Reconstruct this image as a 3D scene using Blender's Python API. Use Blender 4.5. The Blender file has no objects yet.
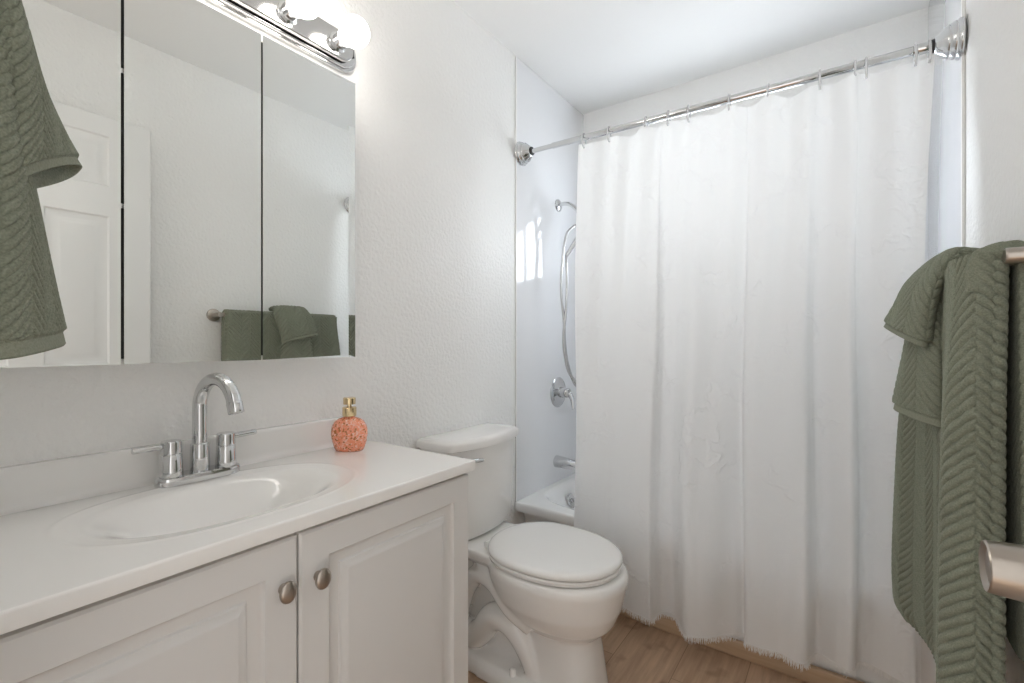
import bpy, bmesh, math, random
import numpy as np
from mathutils import Vector, Matrix
random.seed(7); np.random.seed(7)
PI = math.pi
SC = bpy.context.scene
COL = SC.collection

# ------------------------------------------------------------------ camera
CX, CZ, F, YAW = 1.232, 1.12, 466.0, 35.4
cd = bpy.data.cameras.new('camera')
cd.sensor_width = 36.0
cd.lens = F * 36.0 / 1024.0
cd.clip_start = 0.01
cam = bpy.data.objects.new('camera', cd)
cam.location = (CX, 0.0, CZ)
cam.rotation_euler = (PI / 2, 0, math.radians(YAW))
COL.objects.link(cam)
SC.camera = cam

# ------------------------------------------------------------------ world, exposure
SC.view_settings.view_transform = 'Standard'
SC.view_settings.look = 'None'
SC.view_settings.gamma = 1.0
SC.view_settings.use_curve_mapping = False
SC.view_settings.exposure = 0.25
SC.cycles.use_denoising = True
SC.cycles.max_bounces = 14
SC.cycles.diffuse_bounces = 8
SC.cycles.transparent_max_bounces = 12
SC.cycles.sample_clamp_indirect = 6.0

HALL = (1.0, 0.985, 0.965)
HALL_STRENGTH = 1.25
SKYC = (0.86, 0.93, 1.0)
SKY_STRENGTH = 8.5
BULB_STRENGTH = 11.0
world = bpy.data.worlds.new('daylight')
SC.world = world
world.use_nodes = True
nt = world.node_tree
nt.nodes.clear()
wo = nt.nodes.new('ShaderNodeOutputWorld')
bg = nt.nodes.new('ShaderNodeBackground')
tc = nt.nodes.new('ShaderNodeTexCoord')
sx = nt.nodes.new('ShaderNodeSeparateXYZ')
ra = nt.nodes.new('ShaderNodeValToRGB')
mr = nt.nodes.new('ShaderNodeMapRange')
mr.inputs[1].default_value = -1; mr.inputs[2].default_value = 1
ra.color_ramp.elements[0].position = 0.45
ra.color_ramp.elements[0].color = tuple(c * HALL_STRENGTH for c in HALL) + (1,)
ra.color_ramp.elements[1].position = 0.55
ra.color_ramp.elements[1].color = tuple(c * SKY_STRENGTH for c in SKYC) + (1,)
nt.links.new(tc.outputs['Generated'], sx.inputs[0])
nt.links.new(sx.outputs[1], mr.inputs[0])
nt.links.new(mr.outputs[0], ra.inputs[0])
nt.links.new(ra.outputs[0], bg.inputs[0])
nt.links.new(bg.outputs[0], wo.inputs[0])


# ------------------------------------------------------------------ materials
def mat(name, color, rough=0.5, metal=0.0, bump=None, spec=0.5, coat=0.0, **kw):
    """bump = (scale, strength, distance[, detail])"""
    m = bpy.data.materials.new(name)
    m.use_nodes = True
    n = m.node_tree.nodes
    b = n['Principled BSDF']
    b.inputs['Base Color'].default_value = tuple(color) + (1,)
    b.inputs['Roughness'].default_value = rough
    b.inputs['Metallic'].default_value = metal
    b.inputs['Specular IOR Level'].default_value = spec
    b.inputs['Coat Weight'].default_value = coat
    b.inputs['Coat Roughness'].default_value = 0.05
    for k, v in kw.items():
        b.inputs[k.replace('_', ' ')].default_value = v
    if bump:
        t = n.new('ShaderNodeTexCoord')
        x = n.new('ShaderNodeTexNoise')
        x.inputs['Scale'].default_value = bump[0]
        x.inputs['Detail'].default_value = bump[3] if len(bump) > 3 else 3
        bp = n.new('ShaderNodeBump')
        bp.inputs['Strength'].default_value = bump[1]
        bp.inputs['Distance'].default_value = bump[2]
        L = m.node_tree.links
        L.new(t.outputs['Object'], x.inputs['Vector'])
        L.new(x.outputs['Fac'], bp.inputs['Height'])
        L.new(bp.outputs['Normal'], b.inputs['Normal'])
    return m


M = {}
M['wall'] = mat('white_textured_paint', (0.885, 0.88, 0.865), 0.42, bump=(75, 0.7, 0.005, 2), spec=0.4)
M['ceiling'] = mat('ceiling_paint', (0.89, 0.89, 0.88), 0.75, bump=(60, 0.15, 0.003))
M['surround'] = mat('glossy_surround', (0.86, 0.87, 0.89), 0.07, coat=0.3)
M['porcelain'] = mat('porcelain', (0.87, 0.86, 0.84), 0.08, coat=0.4)
M['seat'] = mat('seat_plastic', (0.88, 0.875, 0.86), 0.16)
M['tub'] = mat('tub_enamel', (0.88, 0.88, 0.87), 0.1, coat=0.3)
M['cabinet'] = mat('cabinet_paint', (0.71, 0.70, 0.685), 0.33, bump=(18, 0.05, 0.002))
M['counter'] = mat('cultured_marble', (0.88, 0.87, 0.85), 0.13, coat=0.25)
M['chrome'] = mat('chrome', (0.66, 0.665, 0.67), 0.06, 1.0)
M['chrome_soft'] = mat('polished_plate', (0.60, 0.595, 0.59), 0.13, 1.0)
M['nickel'] = mat('brushed_nickel', (0.44, 0.395, 0.35), 0.30, 1.0, bump=(400, 0.08, 0.001))
M['gold'] = mat('pale_gold', (0.72, 0.56, 0.33), 0.2, 1.0)
M['mirror'] = mat('mirror_silver', (0.835, 0.85, 0.835), 0.0, 1.0)
M['dark'] = mat('painted_gap_shade', (0.03, 0.035, 0.035), 0.5)  # shade between the mirror doors, put into the colour
M['rubber'] = mat('black_rubber', (0.02, 0.02, 0.02), 0.4)
M['door'] = mat('door_paint', (0.82, 0.82, 0.81), 0.3)
M['trim'] = mat('trim_paint', (0.87, 0.865, 0.85), 0.35)
M['vinyl'] = mat('window_vinyl', (0.82, 0.83, 0.84), 0.3)
M['plastic'] = mat('clear_plastic', (0.95, 0.955, 0.96), 0.15, Transmission_Weight=0.6, IOR=1.1)
M['thread'] = mat('white_thread', (0.80, 0.79, 0.77), 0.8)

# lamp bulb
m = bpy.data.materials.new('lit_bulb'); m.use_nodes = True
b = m.node_tree.nodes['Principled BSDF']
b.inputs['Base Color'].default_value = (0.9, 0.9, 0.9, 1)
b.inputs['Emission Color'].default_value = (1.0, 0.955, 0.90, 1)
b.inputs['Emission Strength'].default_value = BULB_STRENGTH
M['bulb'] = m

# window pane
m = bpy.data.materials.new('window_glass'); m.use_nodes = True
n, L = m.node_tree.nodes, m.node_tree.links
n.clear()
o = n.new('ShaderNodeOutputMaterial'); mx = n.new('ShaderNodeMixShader')
tr = n.new('ShaderNodeBsdfTransparent'); gl = n.new('ShaderNodeBsdfGlossy')
gl.inputs['Roughness'].default_value = 0.02
mx.inputs[0].default_value = 0.05
L.new(tr.outputs[0], mx.inputs[1]); L.new(gl.outputs[0], mx.inputs[2])
L.new(mx.outputs[0], o.inputs[0])
M['pane'] = m

# curtain: woven cotton with a raised stitched pattern, a little light comes through
m = bpy.data.materials.new('white_cotton'); m.use_nodes = True
n, L = m.node_tree.nodes, m.node_tree.links
b = n['Principled BSDF']; o = n['Material Output']
b.inputs['Base Color'].default_value = (0.90, 0.895, 0.89, 1)
b.inputs['Roughness'].default_value = 0.85
b.inputs['Specular IOR Level'].default_value = 0.15
t = n.new('ShaderNodeTexCoord')
weave = n.new('ShaderNodeTexNoise'); weave.inputs['Scale'].default_value = 420; weave.inputs['Detail'].default_value = 2
wmap = n.new('ShaderNodeMapping'); wmap.inputs['Scale'].default_value = (1.0, 1.0, 0.35)
L.new(t.outputs['Object'], wmap.inputs[0]); L.new(wmap.outputs[0], weave.inputs['Vector'])
vor = n.new('ShaderNodeTexVoronoi'); vor.feature = 'DISTANCE_TO_EDGE'; vor.inputs['Scale'].default_value = 9
dist = n.new('ShaderNodeTexNoise'); dist.inputs['Scale'].default_value = 14; dist.inputs['Detail'].default_value = 3
addv = n.new('ShaderNodeVectorMath'); addv.operation = 'MULTIPLY_ADD'
addv.inputs[1].default_value = (0.14, 0.14, 0.14)
L.new(dist.outputs['Color'], addv.inputs[0]); L.new(t.outputs['Object'], addv.inputs[2])
L.new(t.outputs['Object'], dist.inputs['Vector']); L.new(addv.outputs[0], vor.inputs['Vector'])
cr = n.new('ShaderNodeValToRGB'); cr.color_ramp.elements[0].position = 0.0; cr.color_ramp.elements[1].position = 0.09
cr.color_ramp.elements[0].color = (1, 1, 1, 1); cr.color_ramp.elements[1].color = (0, 0, 0, 1)
L.new(vor.outputs['Distance'], cr.inputs[0])
patch = n.new('ShaderNodeTexNoise'); patch.inputs['Scale'].default_value = 7; patch.inputs['Detail'].default_value = 1
L.new(t.outputs['Object'], patch.inputs['Vector'])
pr = n.new('ShaderNodeValToRGB'); pr.color_ramp.elements[0].position = 0.45; pr.color_ramp.elements[1].position = 0.6
L.new(patch.outputs['Fac'], pr.inputs[0])
mul = n.new('ShaderNodeMath'); mul.operation = 'MULTIPLY'
L.new(cr.outputs[0], mul.inputs[0]); L.new(pr.outputs[0], mul.inputs[1])
b1 = n.new('ShaderNodeBump'); b1.inputs['Strength'].default_value = 0.65; b1.inputs['Distance'].default_value = 0.004
b2 = n.new('ShaderNodeBump'); b2.inputs['Strength'].default_value = 0.22; b2.inputs['Distance'].default_value = 0.0015
L.new(mul.outputs[0], b1.inputs['Height']); L.new(weave.outputs['Fac'], b2.inputs['Height'])
L.new(b1.outputs[0], b2.inputs['Normal']); L.new(b2.outputs[0], b.inputs['Normal'])
tl = n.new('ShaderNodeBsdfTranslucent'); tl.inputs[0].default_value = (0.85, 0.85, 0.84, 1)
mx = n.new('ShaderNodeMixShader'); mx.inputs[0].default_value = 0.36
L.new(b.outputs[0], mx.inputs[1]); L.new(tl.outputs[0], mx.inputs[2]); L.new(mx.outputs[0], o.inputs[0])
M['curtain'] = m

# sage terry
def terry(name, col, col2):
    m = bpy.data.materials.new(name); m.use_nodes = True
    n, L = m.node_tree.nodes, m.node_tree.links
    b = n['Principled BSDF']
    b.inputs['Roughness'].default_value = 0.95
    b.inputs['Specular IOR Level'].default_value = 0.1
    b.inputs['Sheen Weight'].default_value = 0.08
    b.inputs['Sheen Roughness'].default_value = 0.5
    t = n.new('ShaderNodeTexCoord')
    x = n.new('ShaderNodeTexNoise'); x.inputs['Scale'].default_value = 420; x.inputs['Detail'].default_value = 2
    L.new(t.outputs['Object'], x.inputs['Vector'])
    r = n.new('ShaderNodeValToRGB')
    r.color_ramp.elements[0].position = 0.3; r.color_ramp.elements[0].color = tuple(col2) + (1,)
    r.color_ramp.elements[1].position = 0.7; r.color_ramp.elements[1].color = tuple(col) + (1,)
    L.new(x.outputs['Fac'], r.inputs[0]); L.new(r.outputs[0], b.inputs['Base Color'])
    bp = n.new('ShaderNodeBump'); bp.inputs['Strength'].default_value = 0.6; bp.inputs['Distance'].default_value = 0.002
    L.new(x.outputs['Fac'], bp.inputs['Height']); L.new(bp.outputs[0], b.inputs['Normal'])
    return m
M['terry'] = terry('sage_terry', (0.275, 0.292, 0.228), (0.180, 0.196, 0.147))
M['terry_hem'] = terry('sage_hem', (0.290, 0.306, 0.243), (0.235, 0.250, 0.190))

# laminate floor: planks run along y
m = bpy.data.materials.new('oak_laminate'); m.use_nodes = True
n, L = m.node_tree.nodes, m.node_tree.links
b = n['Principled BSDF']; b.inputs['Roughness'].default_value = 0.38
t = n.new('ShaderNodeTexCoord')
mp = n.new('ShaderNodeMapping'); mp.inputs['Rotation'].default_value = (0, 0, PI / 2)
mp.inputs['Location'].default_value = (0.35, -0.153, 0)
L.new(t.outputs['Object'], mp.inputs[0])
br = n.new('ShaderNodeTexBrick')
br.inputs['Color1'].default_value = (0.52, 0.355, 0.24, 1); br.inputs['Color2'].default_value = (0.60, 0.42, 0.29, 1)
br.inputs['Mortar'].default_value = (0.30, 0.20, 0.13, 1)
br.inputs['Scale'].default_value = 1.0; br.inputs['Mortar Size'].default_value = 0.0012
br.inputs['Brick Width'].default_value = 1.22; br.inputs['Row Height'].default_value = 0.204
L.new(mp.outputs[0], br.inputs['Vector'])
g = n.new('ShaderNodeMapping'); g.inputs['Scale'].default_value = (30, 2.2, 30)
L.new(t.outputs['Object'], g.inputs[0])
gn = n.new('ShaderNodeTexNoise'); gn.inputs['Scale'].default_value = 1.6; gn.inputs['Detail'].default_value = 8; gn.inputs['Roughness'].default_value = 0.62
L.new(g.outputs[0], gn.inputs['Vector'])
gr = n.new('ShaderNodeValToRGB'); gr.color_ramp.elements[0].position = 0.3; gr.color_ramp.elements[1].position = 0.7
gr.color_ramp.elements[0].color = (0.72, 0.70, 0.68, 1); gr.color_ramp.elements[1].color = (1.12, 1.12, 1.12, 1)
L.new(gn.outputs['Fac'], gr.inputs[0])
kn = n.new('ShaderNodeTexNoise'); kn.inputs['Scale'].default_value = 11; kn.inputs['Detail'].default_value = 2
L.new(t.outputs['Object'], kn.inputs['Vector'])
kr = n.new('ShaderNodeValToRGB'); kr.color_ramp.elements[0].position = 0.22; kr.color_ramp.elements[1].position = 0.40
kr.color_ramp.elements[0].color = (0.5, 0.46, 0.42, 1); kr.color_ramp.elements[1].color = (1, 1, 1, 1)
L.new(kn.outputs['Fac'], kr.inputs[0])
m1 = n.new('ShaderNodeMixRGB'); m1.blend_type = 'MULTIPLY'; m1.inputs[0].default_value = 1
m2 = n.new('ShaderNodeMixRGB'); m2.blend_type = 'MULTIPLY'; m2.inputs[0].default_value = 0.8
L.new(br.outputs['Color'], m1.inputs[1]); L.new(gr.outputs[0], m1.inputs[2])
L.new(m1.outputs[0], m2.inputs[1]); L.new(kr.outputs[0], m2.inputs[2])
L.new(m2.outputs[0], b.inputs['Base Color'])
M['floor'] = m
# matching wood strip
m = mat('oak_strip', (0.52, 0.37, 0.24), 0.35)
n, L = m.node_tree.nodes, m.node_tree.links
t = n.new('ShaderNodeTexCoord'); g = n.new('ShaderNodeMapping'); g.inputs['Scale'].default_value = (3, 40, 40)
gn = n.new('ShaderNodeTexNoise'); gn.inputs['Scale'].default_value = 1.5; gn.inputs['Detail'].default_value = 5
r = n.new('ShaderNodeValToRGB')
r.color_ramp.elements[0].position = 0.3; r.color_ramp.elements[0].color = (0.46, 0.315, 0.20, 1)
r.color_ramp.elements[1].position = 0.7; r.color_ramp.elements[1].color = (0.58, 0.42, 0.28, 1)
L.new(t.outputs['Object'], g.inputs[0]); L.new(g.outputs[0], gn.inputs['Vector'])
L.new(gn.outputs['Fac'], r.inputs[0]); L.new(r.outputs[0], n['Principled BSDF'].inputs['Base Color'])
M['strip'] = m

# crackled coral glass
m = bpy.data.materials.new('coral_crackle_glass'); m.use_nodes = True
n, L = m.node_tree.nodes, m.node_tree.links
b = n['Principled BSDF']
b.inputs['Roughness'].default_value = 0.08
b.inputs['Coat Weight'].default_value = 0.6
b.inputs['Subsurface Weight'].default_value = 0.25
b.inputs['Subsurface Radius'].default_value = (0.03, 0.012, 0.008)
t = n.new('ShaderNodeTexCoord')
v = n.new('ShaderNodeTexVoronoi'); v.inputs['Scale'].default_value = 230
L.new(t.outputs['Object'], v.inputs['Vector'])
sp = n.new('ShaderNodeSeparateColor'); L.new(v.outputs['Color'], sp.inputs[0])
r = n.new('ShaderNodeValToRGB')
e = r.color_ramp.elements
e[0].position = 0.0; e[0].color = (0.42, 0.12, 0.03, 1)
e[1].position = 1.0; e[1].color = (0.95, 0.62, 0.50, 1)
for p, c in ((0.10, (0.50, 0.16, 0.03, 1)), (0.16, (0.86, 0.27, 0.13, 1)), (0.5, (0.90, 0.33, 0.19, 1)), (0.8, (0.92, 0.40, 0.27, 1))):
    k = e.new(p); k.color = c
L.new(sp.outputs[0], r.inputs[0]); L.new(r.outputs[0], b.inputs['Base Color'])
bp = n.new('ShaderNodeBump'); bp.inputs['Strength'].default_value = 0.5; bp.inputs['Distance'].default_value = 0.002
L.new(v.outputs['Distance'], bp.inputs['Height']); L.new(bp.outputs[0], b.inputs['Normal'])
M['coral'] = m


# ------------------------------------------------------------------ mesh helpers (all in world coordinates)
def root_of(o):
    while o.parent is not None:
        o = o.parent
    return o


def obj(name, bm, material, parent=None, smooth=30, mods=None, sharp_all=False):
    bmesh.ops.recalc_face_normals(bm, faces=bm.faces[:])
    if parent is not None:
        r = root_of(parent)
        bmesh.ops.transform(bm, matrix=r.matrix_basis.inverted(), verts=bm.verts[:])
    me = bpy.data.meshes.new(name)
    bm.to_mesh(me); bm.free()
    if isinstance(material, (list, tuple)):
        for x in material:
            me.materials.append(x)
    else:
        me.materials.append(material)
    o = bpy.data.objects.new(name, me)
    COL.objects.link(o)
    if parent is not None:
        o.parent = parent
    if smooth:
        me.polygons.foreach_set('use_smooth', [True] * len(me.polygons))
        me.set_sharp_from_angle(angle=math.radians(smooth))
    return o


def tag(o, label, cat, group=None):
    o['label'] = label; o['category'] = cat
    if group:
        o['group'] = group
    return o


def thing(name, label, cat, loc, group=None):
    o = bpy.data.objects.new(name, None)
    o.empty_display_size = 0.05
    COL.objects.link(o)
    o.location = loc
    tag(o, label, cat, group)
    return o


def struct(name, bm, material, label=None, smooth=30):
    o = obj(name, bm, material, None, smooth)
    o['kind'] = 'structure'
    if label:
        o['label'] = label; o['category'] = name.split('_')[0]
    return o


def add_box(bm, x0, x1, y0, y1, z0, z1, bev=0.0, seg=2):
    r = bmesh.ops.create_cube(bm, size=1.0)
    vs = r['verts']
    bmesh.ops.scale(bm, vec=(x1 - x0, y1 - y0, z1 - z0), verts=vs)
    bmesh.ops.translate(bm, vec=((x0 + x1) / 2, (y0 + y1) / 2, (z0 + z1) / 2), verts=vs)
    if bev > 0:
        es = {e for v in vs for e in v.link_edges}
        bmesh.ops.bevel(bm, geom=list(es), offset=bev, segments=seg, profile=0.5, affect='EDGES', clamp_overlap=True)
    return bm


def box(*a, **k):
    return add_box(bmesh.new(), *a, **k)


def add_rings(bm, rings, cap0=True, cap1=True, closed=True):
    """skin a list of equally long vertex loops"""
    vr = [[bm.verts.new(p) for p in ring] for ring in rings]
    n = len(vr[0])
    for a, b in zip(vr[:-1], vr[1:]):
        for i in range(n if closed else n - 1):
            j = (i + 1) % n
            try:
                bm.faces.new((a[i], a[j], b[j], b[i]))
            except ValueError:
                pass
    if closed and cap0:
        bm.faces.new(vr[0][::-1])
    if closed and cap1:
        bm.faces.new(vr[-1])
    return vr


def frame_for(d):
    d = Vector(d).normalized()
    up = Vector((0, 0, 1)) if abs(d.z) < 0.95 else Vector((1, 0, 0))
    a = d.cross(up).normalized()
    return a, d.cross(a).normalized()


def add_lathe(bm, center, axis, profile, n=32, cap0=True, cap1=True):
    """profile: list of (distance along axis, radius)"""
    a, b = frame_for(axis); d = Vector(axis).normalized(); c = Vector(center)
    rings = []
    for h, r in profile:
        r = max(r, 1e-4)
        rings.append([c + d * h + (a * math.cos(2 * PI * i / n) + b * math.sin(2 * PI * i / n)) * r for i in range(n)])
    add_rings(bm, rings, cap0, cap1)
    return bm


def catmull(pts, per=8):
    pts = [Vector(p) for p in pts]
    out = []
    for i in range(len(pts) - 1):
        p0 = pts[max(i - 1, 0)]; p1 = pts[i]; p2 = pts[i + 1]; p3 = pts[min(i + 2, len(pts) - 1)]
        for k in range(per):
            t = k / per
            out.append(0.5 * ((2 * p1) + (p2 - p0) * t + (2 * p0 - 5 * p1 + 4 * p2 - p3) * t * t + (3 * p1 - p0 - 3 * p2 + p3) * t ** 3))
    out.append(pts[-1])
    return out


def add_tube(bm, pts, radius, n=16, smooth=0, flat=(1, 1)):
    """radius: number or list along pts"""
    if isinstance(radius, (int, float)):
        radius = [radius] * len(pts)
    if smooth:
        pr = catmull([Vector((r, 0, 0)) for r in radius], smooth)
        pts = catmull(pts, smooth); radius = [p.x for p in pr]
    pts = [Vector(p) for p in pts]
    rings = []
    a = None
    for i, p in enumerate(pts):
        d = (pts[min(i + 1, len(pts) - 1)] - pts[max(i - 1, 0)]).normalized()
        if a is None:
            a, b = frame_for(d)
        else:
            a = (a - d * a.dot(d)).normalized(); b = d.cross(a)
        rings.append([p + (a * math.cos(2 * PI * k / n) * flat[0] + b * math.sin(2 * PI * k / n) * flat[1]) * radius[i] for k in range(n)])
    add_rings(bm, rings)
    return bm


def add_cyl(bm, p0, p1, r, n=24, r2=None, bev=0.0):
    p0, p1 = Vector(p0), Vector(p1)
    L_ = (p1 - p0).length
    r2 = r if r2 is None else r2
    if bev:
        prof = [(0, r - bev), (bev * .3, r - bev * .3), (bev, r), (L_ - bev, r2), (L_ - bev * .3, r2 - bev * .3), (L_, r2 - bev)]
    else:
        prof = [(0, r), (L_, r2)]
    return add_lathe(bm, p0, p1 - p0, prof, n)


def super_outline(cx, cy, a, b, n=48, p=2.0, af=None):
    """superellipse outline in x,y (a half length in x, af half length towards +x, b half width in y)"""
    out = []
    for i in range(n):
        t = 2 * PI * i / n
        c, s = math.cos(t), math.sin(t)
        ax = (af if (af is not None and c > 0) else a)
        out.append((cx + ax * math.copysign(abs(c) ** (2 / p), c), cy + b * math.copysign(abs(s) ** (2 / p), s)))
    return out


def add_grid(bm, P, wrap_u=False):
    """P: array (nv, nu, 3)"""
    nv, nu, _ = P.shape
    vs = [[bm.verts.new(P[j, i]) for i in range(nu)] for j in range(nv)]
    for j in range(nv - 1):
        for i in range(nu if wrap_u else nu - 1):
            k = (i + 1) % nu
            bm.faces.new((vs[j][i], vs[j][k], vs[j + 1][k], vs[j + 1][i]))
    return vs


def grid_mesh(P, wrap_u=False):
    return add_grid_bm(P, wrap_u)


def add_grid_bm(P, wrap_u=False):
    bm = bmesh.new(); add_grid(bm, P, wrap_u); return bm


def plate_yz(bm, x0, x1, y0, y1, z0, z1, rad, bev, n=12):
    """a slab facing +x with rounded corners in y-z and an eased front edge"""
    def outline(inset, x):
        ya, yb, za, zb = y0 + inset, y1 - inset, z0 + inset, z1 - inset
        r = max(rad - inset, 1e-4)
        pts = []
        for (cy, cz, a0) in ((yb - r, zb - r, 0), (ya + r, zb - r, PI / 2), (ya + r, za + r, PI), (yb - r, za + r, 3 * PI / 2)):
            for k in range(n + 1):
                t = a0 + PI / 2 * k / n
                pts.append((x, cy + r * math.cos(t), cz + r * math.sin(t)))
        return pts
    rings = [outline(0, x0), outline(0, x1 - bev)]
    for k in range(1, 5):
        t = PI / 2 * k / 4
        rings.append(outline(bev * (1 - math.cos(t)), x1 - bev + bev * math.sin(t)))
    add_rings(bm, rings)
    return bm


def chevron(u, v, col=0.050, rib=0.0190):
    """raised herringbone ribs; u across, v along (metres) -> 0..1"""
    k = np.floor(u / col)
    fu = u / col - k
    tri = np.where(k % 2 == 0, fu, 1 - fu)
    ph = (v + 1.05 * col * tri + 0.004 * np.sin(k * 5.1)) / rib
    h = np.abs(np.sin(PI * (ph + 0.5 * (k % 2)))) ** 0.32
    groove = np.clip(np.minimum(fu, 1 - fu) / 0.06, 0, 1) ** 0.6
    return h * (0.62 + 0.38 * groove)


def displaced(P, amp, hfun, wrap):
    """push a grid (nv,nu,3) out along its own normals by amp*h"""
    if wrap:
        du = np.roll(P, -1, 1) - np.roll(P, 1, 1)
    else:
        du = np.gradient(P, axis=1)
    dv = np.gradient(P, axis=0)
    nrm = np.cross(du, dv)
    ln = np.linalg.norm(nrm, axis=2, keepdims=True)
    nrm = nrm / np.maximum(ln, 1e-9)
    # arc length coordinates
    su = np.linalg.norm(np.diff(P, axis=1), axis=2)
    u = np.concatenate([np.zeros((P.shape[0], 1)), np.cumsum(su, 1)], 1)
    u = u.mean(0)[None, :].repeat(P.shape[0], 0)
    sv = np.linalg.norm(np.diff(P, axis=0), axis=2)
    v = np.concatenate([np.zeros((1, P.shape[1])), np.cumsum(sv, 0)], 0)
    v = v.mean(1)[:, None].repeat(P.shape[1], 1)
    h = hfun(u, v)
    return P + nrm * (amp * h)[..., None]


def spline_rows(rows, nv):
    """rows: list of (t, array(n,3)) -> smooth interpolation to nv rows"""
    ts = np.array([r[0] for r in rows]); A = np.array([r[1] for r in rows])
    out = []
    for t in np.linspace(ts[0], ts[-1], nv):
        i = min(max(np.searchsorted(ts, t) - 1, 0), len(ts) - 2)
        h = ts[i + 1] - ts[i]; s = (t - ts[i]) / h
        def tan(k):
            a, b = max(k - 1, 0), min(k + 1, len(ts) - 1)
            return (A[b] - A[a]) / (ts[b] - ts[a])
        m0, m1 = tan(i) * h, tan(i + 1) * h
        out.append((2 * s**3 - 3 * s**2 + 1) * A[i] + (s**3 - 2 * s**2 + s) * m0 + (-2 * s**3 + 3 * s**2) * A[i + 1] + (s**3 - s**2) * m1)
    return np.array(out)


def closed_curve(pts, n):
    """smooth closed curve through 2-D points, resampled evenly to n"""
    p = np.array(pts, float); k = len(p); out = []
    for i in range(k):
        p0, p1, p2, p3 = p[i - 1], p[i], p[(i + 1) % k], p[(i + 2) % k]
        for t in np.linspace(0, 1, 16, endpoint=False):
            out.append(0.5 * (2 * p1 + (p2 - p0) * t + (2 * p0 - 5 * p1 + 4 * p2 - p3) * t**2 + (3 * p1 - p0 - 3 * p2 + p3) * t**3))
    out = np.array(out + [out[0]])
    s = np.concatenate([[0], np.cumsum(np.linalg.norm(np.diff(out, axis=0), axis=1))])
    q = np.linspace(0, s[-1], n, endpoint=False)
    return np.stack([np.interp(q, s, out[:, d]) for d in range(out.shape[1])], 1)


# ------------------------------------------------------------------ the room
W, H, YB = 1.51, 2.437, 2.445           # right wall, ceiling, alcove back wall
YN = -0.02                              # near wall face (camera stands in its doorway)
YP, YPR = 1.765, 1.800                  # where the tub surround begins (left, right)
T = 0.1
DX0, DX1, DH = 0.74, 1.46, 2.05         # doorway
struct('floor', box(-T, W + T, -1.2, YB + T, -0.06, 0), M['floor'], 'brown oak laminate floor with long planks')
struct('ceiling', box(-T, W + T, YN - T, YB + T, H, H + 0.08), M['ceiling'], 'plain white ceiling')
struct('wall_left', box(-T, 0, YN - T, YB + T, 0, H), M['wall'], 'white textured wall behind vanity and toilet')
struct('wall_right', box(W, W + T, YN - T, YB + T, 0, H), M['wall'], 'white textured wall behind the towel bar')
bm = bmesh.new()
add_box(bm, 0, DX0, YN - T, YN, 0, H)
add_box(bm, DX0, DX1, YN - T, YN, DH, H)
add_box(bm, DX1, W, YN - T, YN, 0, H)
struct('wall_near', bm, M['wall'], 'white wall with the doorway')
WX0, WX1, WZ0, WZ1 = 0.34, 1.16, 1.50, 2.00
bm = bmesh.new()
add_box(bm, 0, WX0, YB, YB + T, 0, H); add_box(bm, WX1, W, YB, YB + T, 0, H)
add_box(bm, WX0, WX1, YB, YB + T, 0, WZ0); add_box(bm, WX0, WX1, YB, YB + T, WZ1, H)
struct('wall_back', bm, M['wall'], 'white wall at the back of the tub alcove')
# glossy tub surround panels
st = struct('wall_alcove_left', box(0, 0.004, YP, YB, 0.38, H - 0.003, bev=0.0015), M['surround'], 'glossy white surround panel carrying the shower fittings')
struct('wall_alcove_right', box(W - 0.006, W, YPR, YB, 0.38, H - 0.003, bev=0.0015), M['surround'], 'glossy white surround panel at the right end of the tub')
bm = bmesh.new()
for a in ((0.004, WX0), (WX1, W - 0.006)):
    add_box(bm, a[0], a[1], YB - 0.004, YB, 0.38, 2.20)
add_box(bm, WX0, WX1, YB - 0.004, YB, 0.38, WZ0)
add_box(bm, WX0, WX1, YB - 0.004, YB, WZ1, 2.20)
struct('wall_alcove_back', bm, M['surround'], 'glossy white surround panel behind the tub')
# trim strips where panels end
struct('trim_1', box(0, 0.006, YP - 0.008, YP, 0.38, H - 0.003, bev=0.002), M['trim'], 'white edge strip of the left surround panel')
struct('trim_2', box(W - 0.008, W, YPR - 0.010, YPR, 0.38, H - 0.003, bev=0.002), M['trim'], 'white edge strip of the right surround panel')
# window in the alcove back wall
bm = bmesh.new()
for a in ((WX0, WX1, WZ0, WZ0 + 0.035), (WX0, WX1, WZ1 - 0.035, WZ1), (WX0, WX0 + 0.035, WZ0 + .035, WZ1 - .035),
          (WX1 - 0.035, WX1, WZ0 + .035, WZ1 - .035), (0.745, 0.785, WZ0 + .035, WZ1 - .035)):
    add_box(bm, a[0], a[1], YB + 0.01, YB + 0.06, a[2], a[3], bev=0.004)
w = struct('window_1', bm, M['vinyl'], 'white sliding window above the tub')
obj('pane', box(WX0 + 0.03, WX1 - 0.03, YB + 0.036, YB + 0.040, WZ0 + 0.03, WZ1 - 0.03), M['pane'], w)
# baseboards
struct('baseboard_tub', box(0.006, W - 0.012, 1.806, 1.824, 0.0, 0.058, bev=0.006, seg=3), M['strip'], 'light wood strip along the foot of the tub')
struct('baseboard_right', box(W - 0.012, W, 0.80, 1.76, 0.0, 0.08, bev=0.004), M['trim'], 'white baseboard on the right wall')

# ------------------------------------------------------------------ the open door, folded back along the right wall
def add_panel(bm, plane, rect, steps):
    """nested rectangles on a plane facing -x: rect=(y0,y1,z0,z1), steps=[(inset, x)]"""
    y0, y1, z0, z1 = rect
    rings = [[(x, y0 + i, z0 + i), (x, y1 - i, z0 + i), (x, y1 - i, z1 - i), (x, y0 + i, z1 - i)] for i, x in steps]
    add_rings(bm, rings, cap0=False, cap1=True)


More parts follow.
